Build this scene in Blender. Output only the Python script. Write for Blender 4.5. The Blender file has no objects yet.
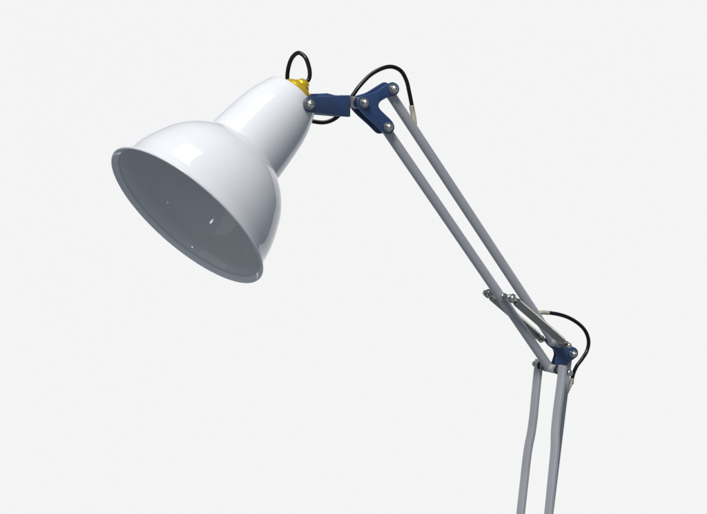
import bpy, bmesh, math
from mathutils import Vector, Matrix

S = bpy.context.scene
COL = S.collection
PI = math.pi

# ------------------------------------------------------------------ camera frame
PITCH = math.radians(6.3)
PSI = math.radians(30.0)
D = 1.5                                   # camera to target, metres
T = Vector((0, 0, 0.60))
R = Vector((1, 0, 0))
F = Vector((0, math.cos(PITCH), -math.sin(PITCH)))
U = Vector((0, math.sin(PITCH), math.cos(PITCH)))
CAM = T - F * D
FPX = D * 1000.0
W_ = Vector((-math.sin(PSI), math.cos(PSI), 0))     # hinge direction of the arms (near -> far)
UD = Vector((math.cos(PSI), math.sin(PSI), 0))      # level direction inside the arm plane


def ray(px, py):
    return F + R * ((px - 353.5) / FPX) + U * ((257 - py) / FPX)


def P(px, py, k=0.0):
    """measured point of the arm plane shifted k millimetres along the hinge direction"""
    r = ray(px, py)
    s = (T.dot(W_) + k / 1000.0 - CAM.dot(W_)) / r.dot(W_)
    return CAM + r * s


# ------------------------------------------------------------------ materials
def mat(name, col, rough=0.4, metal=0.0, coat=0.0, coat_rough=0.05, bump=0.0, bscale=300,
        var=0.0, vscale=40, rvar=0.0, spec=0.5):
    m = bpy.data.materials.new(name)
    m.use_nodes = True
    nt = m.node_tree
    b = nt.nodes['Principled BSDF']
    b.inputs['Base Color'].default_value = (*col, 1)
    b.inputs['Roughness'].default_value = rough
    b.inputs['Metallic'].default_value = metal
    b.inputs['Coat Weight'].default_value = coat
    b.inputs['Coat Roughness'].default_value = coat_rough
    b.inputs['Specular IOR Level'].default_value = spec
    tc = nt.nodes.new('ShaderNodeTexCoord')
    if var > 0 or rvar > 0:
        n = nt.nodes.new('ShaderNodeTexNoise')
        n.inputs['Scale'].default_value = vscale
        n.inputs['Detail'].default_value = 5
        nt.links.new(tc.outputs['Object'], n.inputs['Vector'])
        if var > 0:
            cr = nt.nodes.new('ShaderNodeValToRGB')
            cr.color_ramp.elements[0].position = 0.3
            cr.color_ramp.elements[1].position = 0.7
            cr.color_ramp.elements[0].color = (*[c * (1 - var) for c in col], 1)
            cr.color_ramp.elements[1].color = (*[min(1, c * (1 + var)) for c in col], 1)
            nt.links.new(n.outputs['Fac'], cr.inputs['Fac'])
            nt.links.new(cr.outputs['Color'], b.inputs['Base Color'])
        if rvar > 0:
            mr = nt.nodes.new('ShaderNodeMapRange')
            mr.inputs['From Min'].default_value = 0.3
            mr.inputs['From Max'].default_value = 0.7
            mr.inputs['To Min'].default_value = max(0.02, rough - rvar)
            mr.inputs['To Max'].default_value = rough + rvar
            nt.links.new(n.outputs['Fac'], mr.inputs['Value'])
            nt.links.new(mr.outputs['Result'], b.inputs['Roughness'])
    if bump > 0:
        n2 = nt.nodes.new('ShaderNodeTexNoise')
        n2.inputs['Scale'].default_value = bscale
        n2.inputs['Detail'].default_value = 3
        bp = nt.nodes.new('ShaderNodeBump')
        bp.inputs['Strength'].default_value = bump
        bp.inputs['Distance'].default_value = 0.0005
        nt.links.new(tc.outputs['Object'], n2.inputs['Vector'])
        nt.links.new(n2.outputs['Fac'], bp.inputs['Height'])
        nt.links.new(bp.outputs['Normal'], b.inputs['Normal'])
    return m


def enamel_finish(m):
    nt = m.node_tree
    b = nt.nodes['Principled BSDF']
    tc = nt.nodes.new('ShaderNodeTexCoord')
    n = nt.nodes.new('ShaderNodeTexNoise')
    n.inputs['Scale'].default_value = 22
    n.inputs['Detail'].default_value = 2
    bp = nt.nodes.new('ShaderNodeBump')
    bp.inputs['Strength'].default_value = 0.10
    bp.inputs['Distance'].default_value = 0.0006
    nt.links.new(tc.outputs['Object'], n.inputs['Vector'])
    nt.links.new(n.outputs['Fac'], bp.inputs['Height'])
    nt.links.new(bp.outputs['Normal'], b.inputs['Coat Normal'])
    n2 = nt.nodes.new('ShaderNodeTexNoise')
    n2.inputs['Scale'].default_value = 55
    n2.inputs['Detail'].default_value = 8
    mr = nt.nodes.new('ShaderNodeMapRange')
    mr.inputs['From Min'].default_value = 0.35
    mr.inputs['From Max'].default_value = 0.75
    mr.inputs['To Min'].default_value = 0.02
    mr.inputs['To Max'].default_value = 0.06
    nt.links.new(tc.outputs['Object'], n2.inputs['Vector'])
    nt.links.new(n2.outputs['Fac'], mr.inputs['Value'])
    nt.links.new(mr.outputs['Result'], b.inputs['Coat Roughness'])


M_WHITE = mat('white_enamel', (0.65, 0.652, 0.66), rough=0.5, coat=1.0, coat_rough=0.03, spec=0.1)
M_WHITE.node_tree.nodes['Principled BSDF'].inputs['Coat IOR'].default_value = 1.55
enamel_finish(M_WHITE)
M_GREY = mat('grey_arm_paint', (0.40, 0.402, 0.42), rough=0.40, metal=0.1, var=0.03, vscale=25)
M_BLUE = mat('blue_paint', (0.019, 0.052, 0.145), rough=0.38, coat=0.5, coat_rough=0.18, var=0.12, vscale=80, bump=0.15, bscale=700)
M_STEEL = mat('zinc_steel', (0.66, 0.65, 0.61), rough=0.26, metal=1.0, var=0.12, vscale=300, rvar=0.08)
M_DSTEEL = mat('dull_steel', (0.36, 0.35, 0.32), rough=0.38, metal=1.0, var=0.15, vscale=300)
M_SPRING = mat('spring_steel', (0.38, 0.37, 0.33), rough=0.28, metal=1.0, var=0.06, vscale=100)
M_BRASS = mat('polished_brass', (1.0, 0.63, 0.03), rough=0.22, metal=0.7, var=0.05, vscale=150)
M_CORD = mat('black_cord_rubber', (0.004, 0.004, 0.0045), rough=0.22, spec=0.35)
M_SLEEVE = mat('beige_sleeve', (0.44, 0.39, 0.29), rough=0.6, var=0.1, vscale=150)
M_WASHER = mat('black_washer', (0.02, 0.02, 0.022), rough=0.5)
M_SLOT = mat('dark_recess', (0.03, 0.03, 0.03), rough=0.5)

# ------------------------------------------------------------------ root
BASE = P(520, 830, 0)
lamp = bpy.data.objects.new('desk_lamp', None)
lamp.location = BASE
lamp.empty_display_size = 0.05
COL.objects.link(lamp)
lamp['label'] = ('white enamel swing arm lamp with grey arms, '
                 'blue joint plates and black cord')
lamp['category'] = 'desk lamp'


def link(name, bm, m, parent, smooth=35, bevel=0.0, bseg=2, label=None):
    bmesh.ops.recalc_face_normals(bm, faces=bm.faces[:])
    c = Vector((0, 0, 0))
    for v in bm.verts:
        c += v.co
    c /= len(bm.verts)
    for v in bm.verts:
        v.co -= c
    me = bpy.data.meshes.new(name)
    bm.to_mesh(me)
    bm.free()
    me.materials.append(m)
    o = bpy.data.objects.new(name, me)
    COL.objects.link(o)
    o.parent = parent
    pw = Vector((0, 0, 0))
    q = parent
    while q is not None:
        pw += q.location
        q = q.parent
    o.location = c - pw
    for p in me.polygons:
        p.use_smooth = True
    ang = math.radians(smooth)
    if bevel > 0:
        b = o.modifiers.new('bevel', 'BEVEL')
        b.width = bevel
        b.segments = bseg
        b.limit_method = 'ANGLE'
        b.angle_limit = math.radians(35)
        b.harden_normals = False
        ang = math.radians(50)
    # mark sharp edges by angle
    bm2 = bmesh.new()
    bm2.from_mesh(me)
    for e in bm2.edges:
        if len(e.link_faces) == 2 and e.calc_face_angle(0) > ang:
            e.smooth = bevel > 0
    bm2.to_mesh(me)
    bm2.free()
    if label:
        o['label'] = label
    return o


def catmull(pts, n=10):
    out = []
    L = len(pts)
    for i in range(L - 1):
        p0 = pts[max(i - 1, 0)]
        p1, p2 = pts[i], pts[i + 1]
        p3 = pts[min(i + 2, L - 1)]
        for j in range(n):
            t = j / n
            out.append(0.5 * ((2 * p1) + (p2 - p0) * t + (2 * p0 - 5 * p1 + 4 * p2 - p3) * t * t
                              + (-p0 + 3 * p1 - 3 * p2 + p3) * t * t * t))
    out.append(pts[-1].copy())
    return out


def add_tube(bm, pts, rad, seg=20, flat=1.0):
    t0 = (pts[1] - pts[0]).normalized()
    up = W_ if abs(t0.dot(W_)) < 0.9 else Vector((0, 0, 1))
    a = (up - t0 * up.dot(t0)).normalized()
    rings = []
    for i, p in enumerate(pts):
        if i == 0:
            t = t0
        elif i == len(pts) - 1:
            t = (pts[-1] - pts[-2]).normalized()
        else:
            t = (pts[i + 1] - pts[i - 1]).normalized()
        a = (a - t * a.dot(t)).normalized()
        b = t.cross(a)
        r = rad[i] if isinstance(rad, (list, tuple)) else rad
        rings.append([bm.verts.new(p + a * math.cos(2 * PI * k / seg) * r + b * math.sin(2 * PI * k / seg) * r * flat)
                      for k in range(seg)])
    for q, s in zip(rings, rings[1:]):
        for k in range(seg):
            bm.faces.new((q[k], q[(k + 1) % seg], s[(k + 1) % seg], s[k]))
    bm.faces.new(rings[0][::-1])
    bm.faces.new(rings[-1])


def add_lathe(bm, c, ax, prof, seg=64, closed=False):
    """prof = (t, r) along unit axis ax from c; r = 0 ends make a point"""
    ax = ax.normalized()
    ref = Vector((0, 0, 1)) if abs(ax.z) < 0.9 else Vector((1, 0, 0))
    a = (ref - ax * ref.dot(ax)).normalized()
    b = ax.cross(a)
    rings = []
    for t, r in prof:
        if r < 1e-7:
            rings.append([bm.verts.new(c + ax * t)])
        else:
            rings.append([bm.verts.new(c + ax * t + (a * math.cos(2 * PI * k / seg) + b * math.sin(2 * PI * k / seg)) * r)
                          for k in range(seg)])
    prs = list(zip(rings, rings[1:]))
    if closed:
        prs.append((rings[-1], rings[0]))
    for q, s in prs:
        for k in range(seg):
            k2 = (k + 1) % seg
            if len(q) == 1 and len(s) == 1:
                continue
            if len(q) == 1:
                bm.faces.new((q[0], s[k2], s[k]))
            elif len(s) == 1:
                bm.faces.new((q[k], q[k2], s[0]))
            else:
                bm.faces.new((q[k], q[k2], s[k2], s[k]))


def add_bar(bm, pts, depth, width, rr=0.0012):
    """rectangular tube swept along pts; depth lies along the hinge direction"""
    hd, hw = depth / 2, width / 2
    sec = []
    for cx, cy, a0 in ((hd - rr, hw - rr, 0), (-(hd - rr), hw - rr, 90), (-(hd - rr), -(hw - rr), 180), (hd - rr, -(hw - rr), 270)):
        for j in range(5):
            a = math.radians(a0 + j * 22.5)
            sec.append((cx + rr * math.cos(a), cy + rr * math.sin(a)))
    rings = []
    for i, p in enumerate(pts):
        if i == 0:
            t = pts[1] - pts[0]
        elif i == len(pts) - 1:
            t = pts[-1] - pts[-2]
        else:
            t = pts[i + 1] - pts[i - 1]
        t.normalize()
        w = (W_ - t * W_.dot(t)).normalized()
        n = t.cross(w)
        rings.append([bm.verts.new(p + w * x + n * y) for x, y in sec])
    n = len(sec)
    for q, s in zip(rings, rings[1:]):
        for k in range(n):
            bm.faces.new((q[k], q[(k + 1) % n], s[(k + 1) % n], s[k]))
    bm.faces.new(rings[0][::-1])
    bm.faces.new(rings[-1])


def smooth_closed(pts, n=5):
    out = []
    L = len(pts)
    for i in range(L):
        p0, p1, p2, p3 = pts[i - 1], pts[i], pts[(i + 1) % L], pts[(i + 2) % L]
        for j in range(n):
            t = j / n
            out.append(tuple(0.5 * ((2 * p1[q]) + (p2[q] - p0[q]) * t + (2 * p0[q] - 5 * p1[q] + 4 * p2[q] - p3[q]) * t * t
                                    + (-p0[q] + 3 * p1[q] - 3 * p2[q] + p3[q]) * t ** 3) for q in (0, 1)))
    return out


def plate(name, outline, k_ref, k_mid, thick, m, parent, bevel=0.0005, label=None, smoothn=5):
    """outline measured on layer k_ref, plate built round layer k_mid"""
    bm = bmesh.new()
    pts = smooth_closed(outline, smoothn) if smoothn else outline
    base = [P(x, y, k_ref) + W_ * ((k_mid - k_ref) / 1000) for x, y in pts]
    f = [bm.verts.new(p - W_ * thick / 2) for p in base]
    g = [bm.verts.new(p + W_ * thick / 2) for p in base]
    n = len(base)
    bm.faces.new(f)
    bm.faces.new(g[::-1])
    for i in range(n):
        bm.faces.new((f[i], f[(i + 1) % n], g[(i + 1) % n], g[i]))
    return link(name, bm, m, parent, bevel=bevel, label=label)


def lobed(lobes, notch=None):
    """outline points round a list of lobes (x, y, r, a0, a1 in degrees, image sense) with extra points between"""
    out = []
    for it in lobes:
        if len(it) == 2:
            out.append(it)
        else:
            x, y, r, a0, a1 = it
            n = max(2, int(abs(a1 - a0) / 30) + 1)
            for j in range(n):
                a = math.radians(a0 + (a1 - a0) * j / (n - 1))
                out.append((x + r * math.cos(a), y - r * math.sin(a)))
    return out


def bolt(p_near, p_far, r_shaft, parent, r_head=0.0040, r_wash=0.0052, head_h=0.0052, near=True, far=True, dark=False):
    """bolt along the hinge direction through p_near..p_far with washer and domed nut at its ends"""
    ax = (p_far - p_near).normalized()
    bm = bmesh.new()
    L = (p_far - p_near).length
    add_lathe(bm, p_near, ax, [(-0.0005, 0), (-0.0005, r_shaft), (L + .0005, r_shaft), (L + .0005, 0)], 24)
    o = link('bolt', bm, M_STEEL, parent)
    for use, p, a in ((near, p_near, -ax), (far, p_far, ax)):
        if not use:
            continue
        bm = bmesh.new()
        add_lathe(bm, p, a, [(0, 0), (0, r_wash - .0002), (0.0002, r_wash), (0.0010, r_wash), (0.0012, r_wash - .0003),
                             (0.0012, 0)], 32)
        link('washer', bm, M_DSTEEL, o)
        bm = bmesh.new()
        # hexagon foot
        add_lathe(bm, p, a, [(0.0013, 0), (0.0013, r_head * 1.08), (0.0033, r_head * 1.08), (0.0036, r_head * .98), (0.0036, 0)], 6)
        prof = [(0.0033, 0), (0.0033, r_head * .9)]
        for j in range(1, 6):
            an = j / 6 * PI / 2 * 0.86
            prof.append((0.0033 + (head_h - .0020) * math.sin(an), r_head * .9 * math.cos(an)))
        zt, rt = prof[-1]
        prof += [(zt + .0001, rt * .92), (zt - .0016, rt * .86), (zt - .0018, 0)]
        add_lathe(bm, p, a, prof, 28)
        link('cap_nut', bm, M_STEEL, o, smooth=40)
    return o


# ------------------------------------------------------------------ lampshade
A2 = (0.662, -0.750)
CX, CY = 186.3, 216.9
TOPT = 161.0
TILT = math.radians(19.5)
Tp = P(CX + A2[0] * TOPT, CY + A2[1] * TOPT, 2)
rc = ray(CX, CY)
rcn = rc.normalized()
lo, hi = 0.7, 1.25
# find how far along the measured ray the rim centre lies so that the axis leans TILT towards the viewer
best = None
for i in range(4000):
    s = D * (0.75 + 0.5 * i / 4000)
    C = CAM + rc * s
    dv = (C - Tp).normalized()
    e = abs(-dv.dot(rcn) - math.sin(TILT))
    if (best is None or e < best[0]):
        best = (e, s)
SH_C = CAM + rc * best[1]
SH_AX = (Tp - SH_C).normalized()
SC = (SH_C - CAM).dot(F) / FPX * 1.0           # metres per measured unit at the rim
print('shade centre', SH_C, 'axis', SH_AX, 'scale', SC, 'len', (Tp - SH_C).length / SC)

def smooth_prof(p, n=5):
    v = [Vector((a, b, 0)) for a, b in p]
    return [(q.x, q.y) for q in catmull(v, n)]


outer = [(5.6, 91.0), (12.3, 88.4), (25, 85.3), (38, 80.9), (54, 73.6), (63.5, 67.6), (72, 60.6), (78.5, 53.6),
         (82.2, 49.2), (84.3, 46.0), (85.6, 43.7), (90, 43.4), (98, 42.8), (109, 41.8), (131, 39.2), (146, 36.3), (157, 32.9), (164, 30.4),
         (167.2, 29.0), (168.4, 27.4), (168.7, 24.4), (168.6, 18.0)]


dome = smooth_prof(outer[:11], 6)
neck = smooth_prof(outer[10:], 5)[1:]
gen = [(t * 1.045, r * (1 + 0.052 * t / 169)) for t, r in dome + neck]
lip = [(0.0, 93.8), (-0.8, 94.5), (-0.7, 95.5), (0.2, 96.0), (1.1, 95.7), (1.7, 94.6), (2.2, 93.2), (3.0, 92.2), (4.2, 91.6)]
lip = smooth_prof(lip, 3)
th = 1.3
inner = []
for i, (t, r) in enumerate(gen):
    a = gen[max(i - 1, 0)]
    b = gen[min(i + 1, len(gen) - 1)]
    dx, dy = b[0] - a[0], b[1] - a[1]
    l = math.hypot(dx, dy)
    nx, ny = dy / l, -dx / l                     # points inwards for a profile that runs up the axis
    inner.append((t + nx * th, r + ny * th))
inner = inner[:-1] + [(gen[-1][0] - th, gen[-1][1])]
bm = bmesh.new()
full = [(t * SC, r * SC) for t, r in lip + gen + [(176.2, 0.0)]]
innr = [(t * SC, r * SC) for t, r in [(1.2, 92.4), (3.2, 89.9)] + inner + [(174.9, 0.0)]]
# one closed shell: inner from its pole to the rim, then over the lip and up the outside
add_lathe(bm, SH_C, SH_AX, innr[::-1] + full, 160)
shade = link('lampshade', bm, M_WHITE, lamp, smooth=28)
shade['label'] = 'glossy white bell shaped enamel shade with a rolled rim'

# brass cap at the neck end
bm = bmesh.new()
cap = [(166.6, 0), (166.6, 18.6), (171.8, 19.2), (173.6, 18.4), (174.4, 17.0), (177.6, 16.4), (180.0, 14.8), (181.3, 12.2),
       (181.6, 9.0), (181.6, 0)]
add_lathe(bm, SH_C, SH_AX, [((t + 8.9) * SC, r * SC) for t, r in cap], 64)
capo = link('socket_cap', bm, M_BRASS, lamp, smooth=40)
bm = bmesh.new()
kn = [(181.4, 0), (181.4, 7.4), (183.0, 9.0), (185.2, 9.2), (186.4, 7.8), (187.2, 7.0), (189.5, 6.6), (191.0, 5.4), (191.6, 3.4), (191.6, 0)]
KN = 0.0
add_lathe(bm, SH_C + SH_AX.cross(W_).normalized() * KN, SH_AX, [((t + 8.9) * SC, r * SC) for t, r in kn], 32)
link('cord_grip', bm, M_BRASS, capo, smooth=40)
KTOP = SH_C + SH_AX * (199.8 * SC)


def cord(pts, r=0.0021):
    bm = bmesh.new()
    add_tube(bm, catmull(pts, 10), r, 20)
    return link('power_cord', bm, M_CORD, lamp)


cord([KTOP - SH_AX * 0.006, KTOP - SH_AX * 0.001, P(308.3, 80.2, 4), P(309.8, 75.0, 4), P(308.9, 67, 6), P(305.2, 57.5, 10), P(298.6, 53.0, 17), P(292.4, 57.5, 23),
      P(288.6, 67, 29), P(287.3, 79, 34), P(289, 93, 38), P(296, 108, 40), P(306, 118.5, 36), P(316, 122.0, 30), P(326, 122.2, 25),
      P(335, 118.6, 21), P(343, 111, 18), P(348.5, 102, 17), P(353.5, 94.5, 16), P(360.5, 85.0, 15), P(371.3, 74.4, 14), P(383, 68.2, 12),
      P(392.5, 67.0, 10), P(401, 71.2, 8), P(406.4, 80.7, 6), P(409.2, 92, 4), P(411.6, 104, 3), P(413.0, 112, 3)])
cord([P(543, 312.6, 2), P(548.5, 312.7, 2), P(559.7, 314.6, 2), P(569.6, 318.1, 2), P(579.0, 324.0, 2), P(585.6, 331.5, 2), P(588.6, 341, 2),
      P(587.0, 350.5, 1), P(582.3, 358.5, 0), P(576.6, 366.3, 0), P(573.0, 375, 0), P(571.6, 384, 0)])


def sleeve(pts, rad, flat=0.8):
    bm = bmesh.new()
    add_tube(bm, catmull(pts, 6), rad, 20, flat)
    return link('cord_sleeve', bm, M_SLEEVE, lamp, bevel=0.0004)


sleeve([P(411.4, 105.5, 3), P(412.6, 112, 3), P(414.0, 120, 2), P(414.5, 128, 1)], 0.0031)
sleeve([P(548.4, 312.8, 2), P(543, 312.4, 2), P(537, 313.2, 1), P(531, 315, 0)], 0.0029)
sleeve([P(572.3, 378.0, 0), P(570.6, 384, 0), P(567.4, 391, 0), P(563, 400, 0)], 0.0024)

# ------------------------------------------------------------------ blue yoke between shade and arm
bm = bmesh.new()
cols = [(303.4, 102.6, 105.6, -33), (304.4, 100.0, 108.6, -33), (306.0, 98.0, 110.8, -32.8), (308.6, 96.9, 112.2, -32), (312, 96.7, 112.9, -30), (318, 96.7, 113.6, -26), (326, 96.4, 114.6, -20.5), (335, 95.9, 115.7, -15.5), (340, 95.6, 116.3, -12.8),
        (346.2, 95.3, 117.0, -11.5)]
near = [(P(x, a, k), P(x, b, k), k) for x, a, b, k in cols]
secs = [(a, b) for a, b, k in near]
ea, eb, ek = near[-1]
RB = 0.0060
hw = -ek / 1000
for j in range(1, 7):
    an = j / 6 * PI / 2
    off = UD * (RB * math.sin(an)) + W_ * (RB * (1 - math.cos(an)))
    secs.append((ea + off, eb + off))
for j in range(0, 7):
    an = PI / 2 - j / 6 * PI / 2
    off = UD * (RB * math.sin(an)) + W_ * (2 * hw - RB * (1 - math.cos(an)))
    secs.append((ea + off, eb + off))
for a, b, k in near[::-1][1:]:
    secs.append((a + W_ * (-2 * k / 1000) + Vector((0, 0, .0022)), b + W_ * (-2 * k / 1000)))
vs = [(bm.verts.new(a), bm.verts.new(b)) for a, b in secs]
for q, s in zip(vs, vs[1:]):
    bm.faces.new((q[0], s[0], s[1], q[1]))
yoke = link('yoke_bracket', bm, M_BLUE, lamp, smooth=60, label='blue folded yoke holding the shade')
sol = yoke.modifiers.new('thick', 'SOLIDIFY')
sol.thickness = 0.0020
sol.offset = 0
bv = yoke.modifiers.new('bevel', 'BEVEL')
bv.width = 0.0005
bv.segments = 2
bv.limit_method = 'ANGLE'
bv.angle_limit = math.radians(40)

# pivot through the neck
q0 = P(309.2, 104.3, -34)
bolt(q0, q0 + W_ * 0.066, 0.0022, yoke, r_head=0.0036, r_wash=0.0056, head_h=0.0042)

# steel swivel tab from the yoke to the joint plates
bm = bmesh.new()
c0 = P(351.5, 102.5, 0)
c1 = P(361.0, 103.0, 0)
add_bar(bm, [c0 - UD * .003, c0, c1, c1 + UD * .004], 0.0085, 0.0105, 0.001)
add_lathe(bm, c1 - W_ * .0052, W_, [(0, 0), (0, .0050), (.0104, .0050), (.0104, 0)], 28)
add_lathe(bm, c0 + UD * 0.0035 - Vector((0, 0, .0062)), Vector((0, 0, 1)), [(0, 0), (0, .0040), (.0124, .0040), (.0124, 0)], 28)
link('swivel_tab', bm, M_STEEL, lamp, smooth=35)

# ------------------------------------------------------------------ blue joint plates behind the head
A_, B_, C_ = (363.4, 103.0), (392.4, 89.0), (387.3, 127.2)
out1 = lobed([(363.6, 103.2, 7.2, 215, 115), (372.5, 93.2), (383, 87.0), (392.2, 89.2, 6.8, 105, -60), (389.5, 96.8), (383.5, 99.4), (379.3, 102.6),
              (378.4, 106.5), (381.0, 110.6), (386.2, 115.6), (391.2, 120.6), (387.4, 127.4, 6.8, 30, -135), (375.0, 124.6), (364.5, 115.2)])
KP = 7.5
for k in (-KP, KP):
    plate('joint_plate', out1, -KP, k, 0.0018, M_BLUE, lamp, bevel=0.0005,
          label='blue three cornered joint plate at the head of the arm')
for (x, y) in (A_, B_, C_):
    n0 = P(x, y, -KP) - W_ * 0.001
    f0 = n0 + W_ * (2 * KP / 1000 + 0.002)
    bolt(n0, f0, 0.0022, lamp)

# ------------------------------------------------------------------ upper arm tubes
UD8 = 0.0090
bm = bmesh.new()
p0, p1 = P(387.6, 90.0, 0), P(553.6, 341.5, 0)
add_tube(bm, [p0, p0.lerp(p1, .5), p1], 0.0050, 28)
add_lathe(bm, p1 - W_ * .0105, W_, [(0, 0), (0, .0048), (.0004, .0054), (.0146, .0054), (.0150, .0048), (.0150, 0)], 28)
link('upper_arm_bar', bm, M_GREY, lamp, smooth=50)
bm = bmesh.new()
p0, p1 = P(383.6, 126.0, 0), P(549.4, 367.8, 0)
add_tube(bm, [p0, p0.lerp(p1, .5), p1], 0.0050, 28)
add_lathe(bm, p1 - W_ * .0090, W_, [(0, 0), (0, .0042), (.0004, .0047), (.0136, .0047), (.0140, .0042), (.0140, 0)], 28)
link('upper_arm_bar', bm, M_GREY, lamp, smooth=50)

# ------------------------------------------------------------------ elbow plates
KE = 7.0
out2 = lobed([(548.5, 337.5), (553.5, 333.6), (560.5, 336.6), (567.5, 343.6), (571.8, 346.2), (571.6, 352.8, 6.2, 50, -40), (570.0, 361.4), (563.5, 367.0),
              (558.5, 369.6), (551.8, 368.8, 6.0, -60, -200), (549.4, 362.4), (553.6, 358.2), (556.0, 353.6), (554.4, 348.6), (549.6, 343.4)])
out5 = smooth_closed([(545, 340.5), (548, 336.5), (556, 338), (564, 345), (571, 351), (567, 362), (560, 368), (552.5, 368.5), (550.2, 366), (552.4, 360), (554, 354),
                      (552.5, 349), (548, 345.4)], 4)
plate('elbow_plate', out5, KE, KE, 0.0018, M_BLUE, lamp, bevel=0.0005, smoothn=0, label='blue lobed plate at the elbow joint')
out4 = lobed([(553.2, 347.6), (560.5, 341.5), (567.5, 343.8), (571.8, 346.2), (571.6, 352.8, 6.2, 50, -40), (570.0, 361.4), (564.5, 366.6),
              (559.5, 369.2), (555.6, 366.4), (555.2, 360.4), (556.4, 354.0)])
plate('elbow_plate', out4, -KE, -KE, 0.0018, M_BLUE, lamp, bevel=0.0005, label='blue lobed plate at the elbow joint')
# spacer block between the plates (the folded web of the elbow)
out3 = [(560, 343), (566, 345), (570, 352), (566, 361), (560, 364), (558.5, 355), (558, 348)]
plate('elbow_web', out3, 0, 0, 0.0120, M_BLUE, lamp, bevel=0.0005)


def pin_end(o, p, a, r, h=0.0045):
    bm = bmesh.new()
    prof = [(0, 0), (0, r), (h * .55, r)]
    for j in range(1, 6):
        an = j / 5 * PI / 2
        prof.append((h * .55 + h * .45 * math.sin(an), r * math.cos(an) if j < 5 else 0))
    add_lathe(bm, p, a, prof, 28)
    return link('pin_head', bm, M_STEEL, o, smooth=40)


def cross_pin(c, kn, kf, r, m=M_STEEL, heads=0.0034):
    bm = bmesh.new()
    a, b = c + W_ * (kn / 1000), c + W_ * (kf / 1000)
    add_lathe(bm, a, W_, [(0, 0), (0, r), ((kf - kn) / 1000, r), ((kf - kn) / 1000, 0)], 28)
    o = link('cross_pin', bm, m, lamp)
    pin_end(o, a, -W_, heads)
    pin_end(o, b, W_, heads)
    return o


# elbow bolts
L3 = P(571.6, 353.4, -KE)
n0 = L3 - W_ * .001
bolt(n0, n0 + W_ * (2 * KE / 1000 + .002), 0.0022, lamp, r_head=0.0034, r_wash=0.0044)
L2 = P(551.0, 368.0, 0)
cp = cross_pin(L2, -31, 27, 0.0026, heads=0.0035)
# black washers beside the arm tube
for a, b, r in ((-22.2, -20.6, .0046), (-12.4, -11.0, .0048), (8.0, 9.6, .0052), (17.0, 19.0, .0050)):
    bm = bmesh.new()
    add_lathe(bm, L2 + W_ * a / 1000, W_, [(0, 0), (0, r), ((b - a) / 1000, r), ((b - a) / 1000, 0)], 28)
    link('washer', bm, M_WASHER, cp)
for a, b, r in ((-20.4, -12.6, .0036), (9.8, 16.8, .0036)):
    bm = bmesh.new()
    add_lathe(bm, L2 + W_ * a / 1000, W_, [(0, 0), (0, r), ((b - a) / 1000, r), ((b - a) / 1000, 0)], 28)
    link('spacer', bm, M_DSTEEL, cp)

# ------------------------------------------------------------------ springs
SP_A = P(500.3, 296.0, 0)
SP_B = P(553.6, 341.8, 0)
pa = cross_pin(SP_A, -21.5, 24.5, 0.0030, M_DSTEEL, heads=0.0038)
pb = cross_pin(SP_B, -25.5, 25, 0.0022, M_DSTEEL, heads=0.0029)
for a, b in ((-19.0, -16.5), (-8, -5.4), (5.4, 8), (18, 20)):
    bm = bmesh.new()
    add_lathe(bm, SP_A + W_ * a / 1000, W_, [(0, 0), (0, .0037), (.0003, .0040), ((b - a) / 1000 - .0003, .0040), ((b - a) / 1000, .0037), ((b - a) / 1000, 0)], 28)
    link('collar', bm, M_STEEL, pa)


def spring(k, r=0.0046, wire=0.00055):
    a = SP_A + W_ * k / 1000
    b = SP_B + W_ * k / 1000
    ax = (b - a).normalized()
    e1 = W_
    e2 = ax.cross(e1)
    L = (b - a).length
    s0, s1 = 0.0050, L - 0.0050
    pitch = 0.0011
    n = int((s1 - s0) / pitch)
    prof = [(s0 - .001, 0)]
    for i in range(n * 4 + 1):                   # close wound coils
        f = i / (n * 4)
        env = 0.78 + 0.22 * min(1, i / 8, (n * 4 - i) / 8)
        prof.append((s0 + (s1 - s0) * f, r * env + 0.000008 * math.cos(2 * PI * i / 4)))
    prof.append((s1 + .001, 0))
    bm = bmesh.new()
    add_lathe(bm, a, ax, prof, 32)
    for c, sgn, rr in ((a, 1, 0.0042), (b, -1, 0.0034)):
        hook = []
        for j in range(0, 13):
            an = math.radians(-150 + j * 300 / 12)
            hook.append(c - ax * sgn * math.cos(an) * rr + e2 * math.sin(an) * rr)
        hook = [c + ax * sgn * 0.008 + e2 * -0.001] + hook[0:] + [c + ax * sgn * 0.008 + e2 * 0.001]
        add_tube(bm, catmull(hook, 4), 0.0008, 8)
    o = link('spring', bm, M_SPRING, lamp)
    return o


spring(-22.0)
spring(22.0)

# ------------------------------------------------------------------ lower arm bars
LB, LW = 0.0112, 0.0046


def lower(pts, eyes=None):
    bm = bmesh.new()
    add_bar(bm, pts, LB, LW, 0.0011)
    return link('lower_arm_bar', bm, M_GREY, lamp, smooth=50)


def ext(x0, y0, x1, y1, y):
    return x0 + (x1 - x0) * (y - y0) / (y1 - y0)


def path(keys):
    v = [P(x, y, k) for x, y, k in keys]
    return catmull(v, 6)


# near bent bar (each flares outwards a little below the elbow)
lower(path([(562.6, 365.5, -28), (561.7, 378, -28), (558.6, 402, -28), (556.6, 418, -28), (555.3, 433, -29.5), (555.0, 447, -31.5), (553.9, 461, -32.5),
            (551.9, 481, -33), (548.9, 512, -33), (544.0, 562, -33), (519.5, 815, -33)]))
lower(path([(539.4, 359.5, 22), (537.3, 378, 22), (534.9, 402, 22), (533.7, 415, 22), (531.4, 432, 23.5), (528.6, 446, 25.5), (526.6, 460, 26.5),
            (524.4, 480, 27), (520.7, 513, 27), (515.1, 563, 27), (487.0, 815, 27)]))
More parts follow.
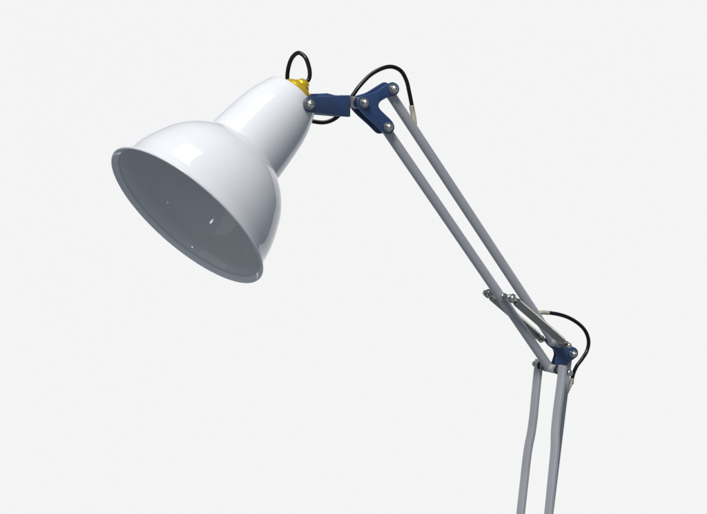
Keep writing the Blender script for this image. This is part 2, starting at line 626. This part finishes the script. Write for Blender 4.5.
# straight bar from the rear corner of the elbow plate
bm = bmesh.new()
add_bar(bm, [P(568.3, 351.5, 0), P(563.2, 395, 0), P(548.8, 514, 0), P(512.5, 815, 0)], 0.0090, 0.0072, 0.0015)
link('lower_arm_bar', bm, M_GREY, lamp, smooth=50)

# ------------------------------------------------------------------ backdrop
SUN_L = Vector((-0.17, -0.66, 0.73)).normalized()      # towards the light
bn = (Vector((-0.06, -0.88, 0.47))).normalized()
bc = T + Vector((0.0, 9.0, -0.9))
bx = Vector((0, 0, 1)).cross(bn).normalized()
by = bn.cross(bx)
bm = bmesh.new()
NN = 8
gr = [[bm.verts.new(bc + bx * (i / NN - .5) * 14 + by * (j / NN - .5) * 9.5) for i in range(NN + 1)] for j in range(NN + 1)]
for j in range(NN):
    for i in range(NN):
        bm.faces.new((gr[j][i], gr[j][i + 1], gr[j + 1][i + 1], gr[j + 1][i]))
me = bpy.data.meshes.new('backdrop')
bm.to_mesh(me)
bm.free()
M_BACK = mat('backdrop_paper', (0.965, 0.938, 0.907), rough=1.0, spec=0.0)
me.materials.append(M_BACK)
bd = bpy.data.objects.new('backdrop', me)
COL.objects.link(bd)
bd['kind'] = 'structure'

# ------------------------------------------------------------------ lights
w = bpy.data.worlds.new('World')
S.world = w
w.use_nodes = True
bg = w.node_tree.nodes['Background']
bg.inputs[0].default_value = (0.74, 0.85, 1.0, 1)
bg.inputs[1].default_value = 0.26


def aim(o, d):
    """point the lamp's -Z along d"""
    o.rotation_euler = d.to_track_quat('-Z', 'Y').to_euler()


sl = bpy.data.lights.new('key_light', 'SUN')
sl.energy = 2.50
sl.angle = math.radians(14)
so = bpy.data.objects.new('key_light', sl)
COL.objects.link(so)
aim(so, -SUN_L)
so.location = T + SUN_L * 2

al = bpy.data.lights.new('overhead_softbox', 'AREA')
al.shape = 'RECTANGLE'
al.size = 0.50
al.size_y = 0.52
al.energy = 2.5
al.spread = math.radians(100)
ao = bpy.data.objects.new('overhead_softbox', al)
COL.objects.link(ao)
HC = P(250, 130, 0)
ao.location = HC + Vector((-0.13, -0.16, 1.12))
aim(ao, HC - ao.location)

fl = bpy.data.lights.new('added_front_fill', 'AREA')  # added fill from the front left, lifts the camera-facing and left faces
fl.shape = 'RECTANGLE'
fl.size = 2.3
fl.size_y = 2.0
fl.energy = 4.5
fo = bpy.data.objects.new('added_front_fill', fl)
COL.objects.link(fo)
fo.location = T + Vector((-2.2, -1.4, 1.25))
aim(fo, T - fo.location)

sr = bpy.data.lights.new('added_spring_glint_light', 'AREA')  # added narrow light, puts the bright line along the springs
sr.shape = 'RECTANGLE'
sr.size = 0.20
sr.size_y = 0.20
sr.energy = 0.009
sr.spread = math.radians(14)
ro = bpy.data.objects.new('added_spring_glint_light', sr)
COL.objects.link(ro)
EL = P(545, 335, 0)
sx = (SP_B - SP_A).normalized()
vv = (CAM - EL).normalized()
v1 = (vv - sx * vv.dot(sx)).normalized()
e1_ = sx.cross(v1)
if e1_.x < 0:
    e1_ = -e1_
nn = v1 * math.cos(math.radians(52)) + e1_ * math.sin(math.radians(52))
ro.location = EL + (nn * (2 * nn.dot(vv)) - vv).normalized() * 0.95
print('strip at', ro.location - EL)
aim(ro, EL - ro.location)

pl = bpy.data.lights.new('added_inner_fill', 'POINT')  # added small light, low in front, for glint and fill inside the shade
pl.energy = 1.3
pl.shadow_soft_size = 0.03
po = bpy.data.objects.new('added_inner_fill', pl)
COL.objects.link(po)
po.location = T + Vector((-0.5, -1.1, -0.6))

gl = bpy.data.lights.new('added_glint_spot', 'SPOT')  # added narrow spot, only makes the glints on the shade's inner wall
gl.energy = 0.55
gl.shadow_soft_size = 0.035
gl.spot_size = math.radians(16)
gl.spot_blend = 0.8
go = bpy.data.objects.new('added_glint_spot', gl)
COL.objects.link(go)
IN = Vector((-0.125, -0.07, 0.645))
go.location = IN + Vector((-0.345, -0.868, 0.365)).normalized() * 1.3
aim(go, IN - go.location)

# ------------------------------------------------------------------ camera
cd = bpy.data.cameras.new('camera')
cd.sensor_fit = 'HORIZONTAL'
cd.sensor_width = 36
cd.lens = 36 / (707 / FPX)
cd.clip_start = 0.01
cd.clip_end = 100
co = bpy.data.objects.new('camera', cd)
COL.objects.link(co)
co.location = CAM
co.rotation_euler = (math.pi / 2 - PITCH, 0, 0)
S.camera = co

vs_ = S.view_settings
S.display_settings.display_device = 'sRGB'
vs_.view_transform = 'Standard'
vs_.look = 'None'
vs_.exposure = 0
vs_.gamma = 1
S.cycles.max_bounces = 8
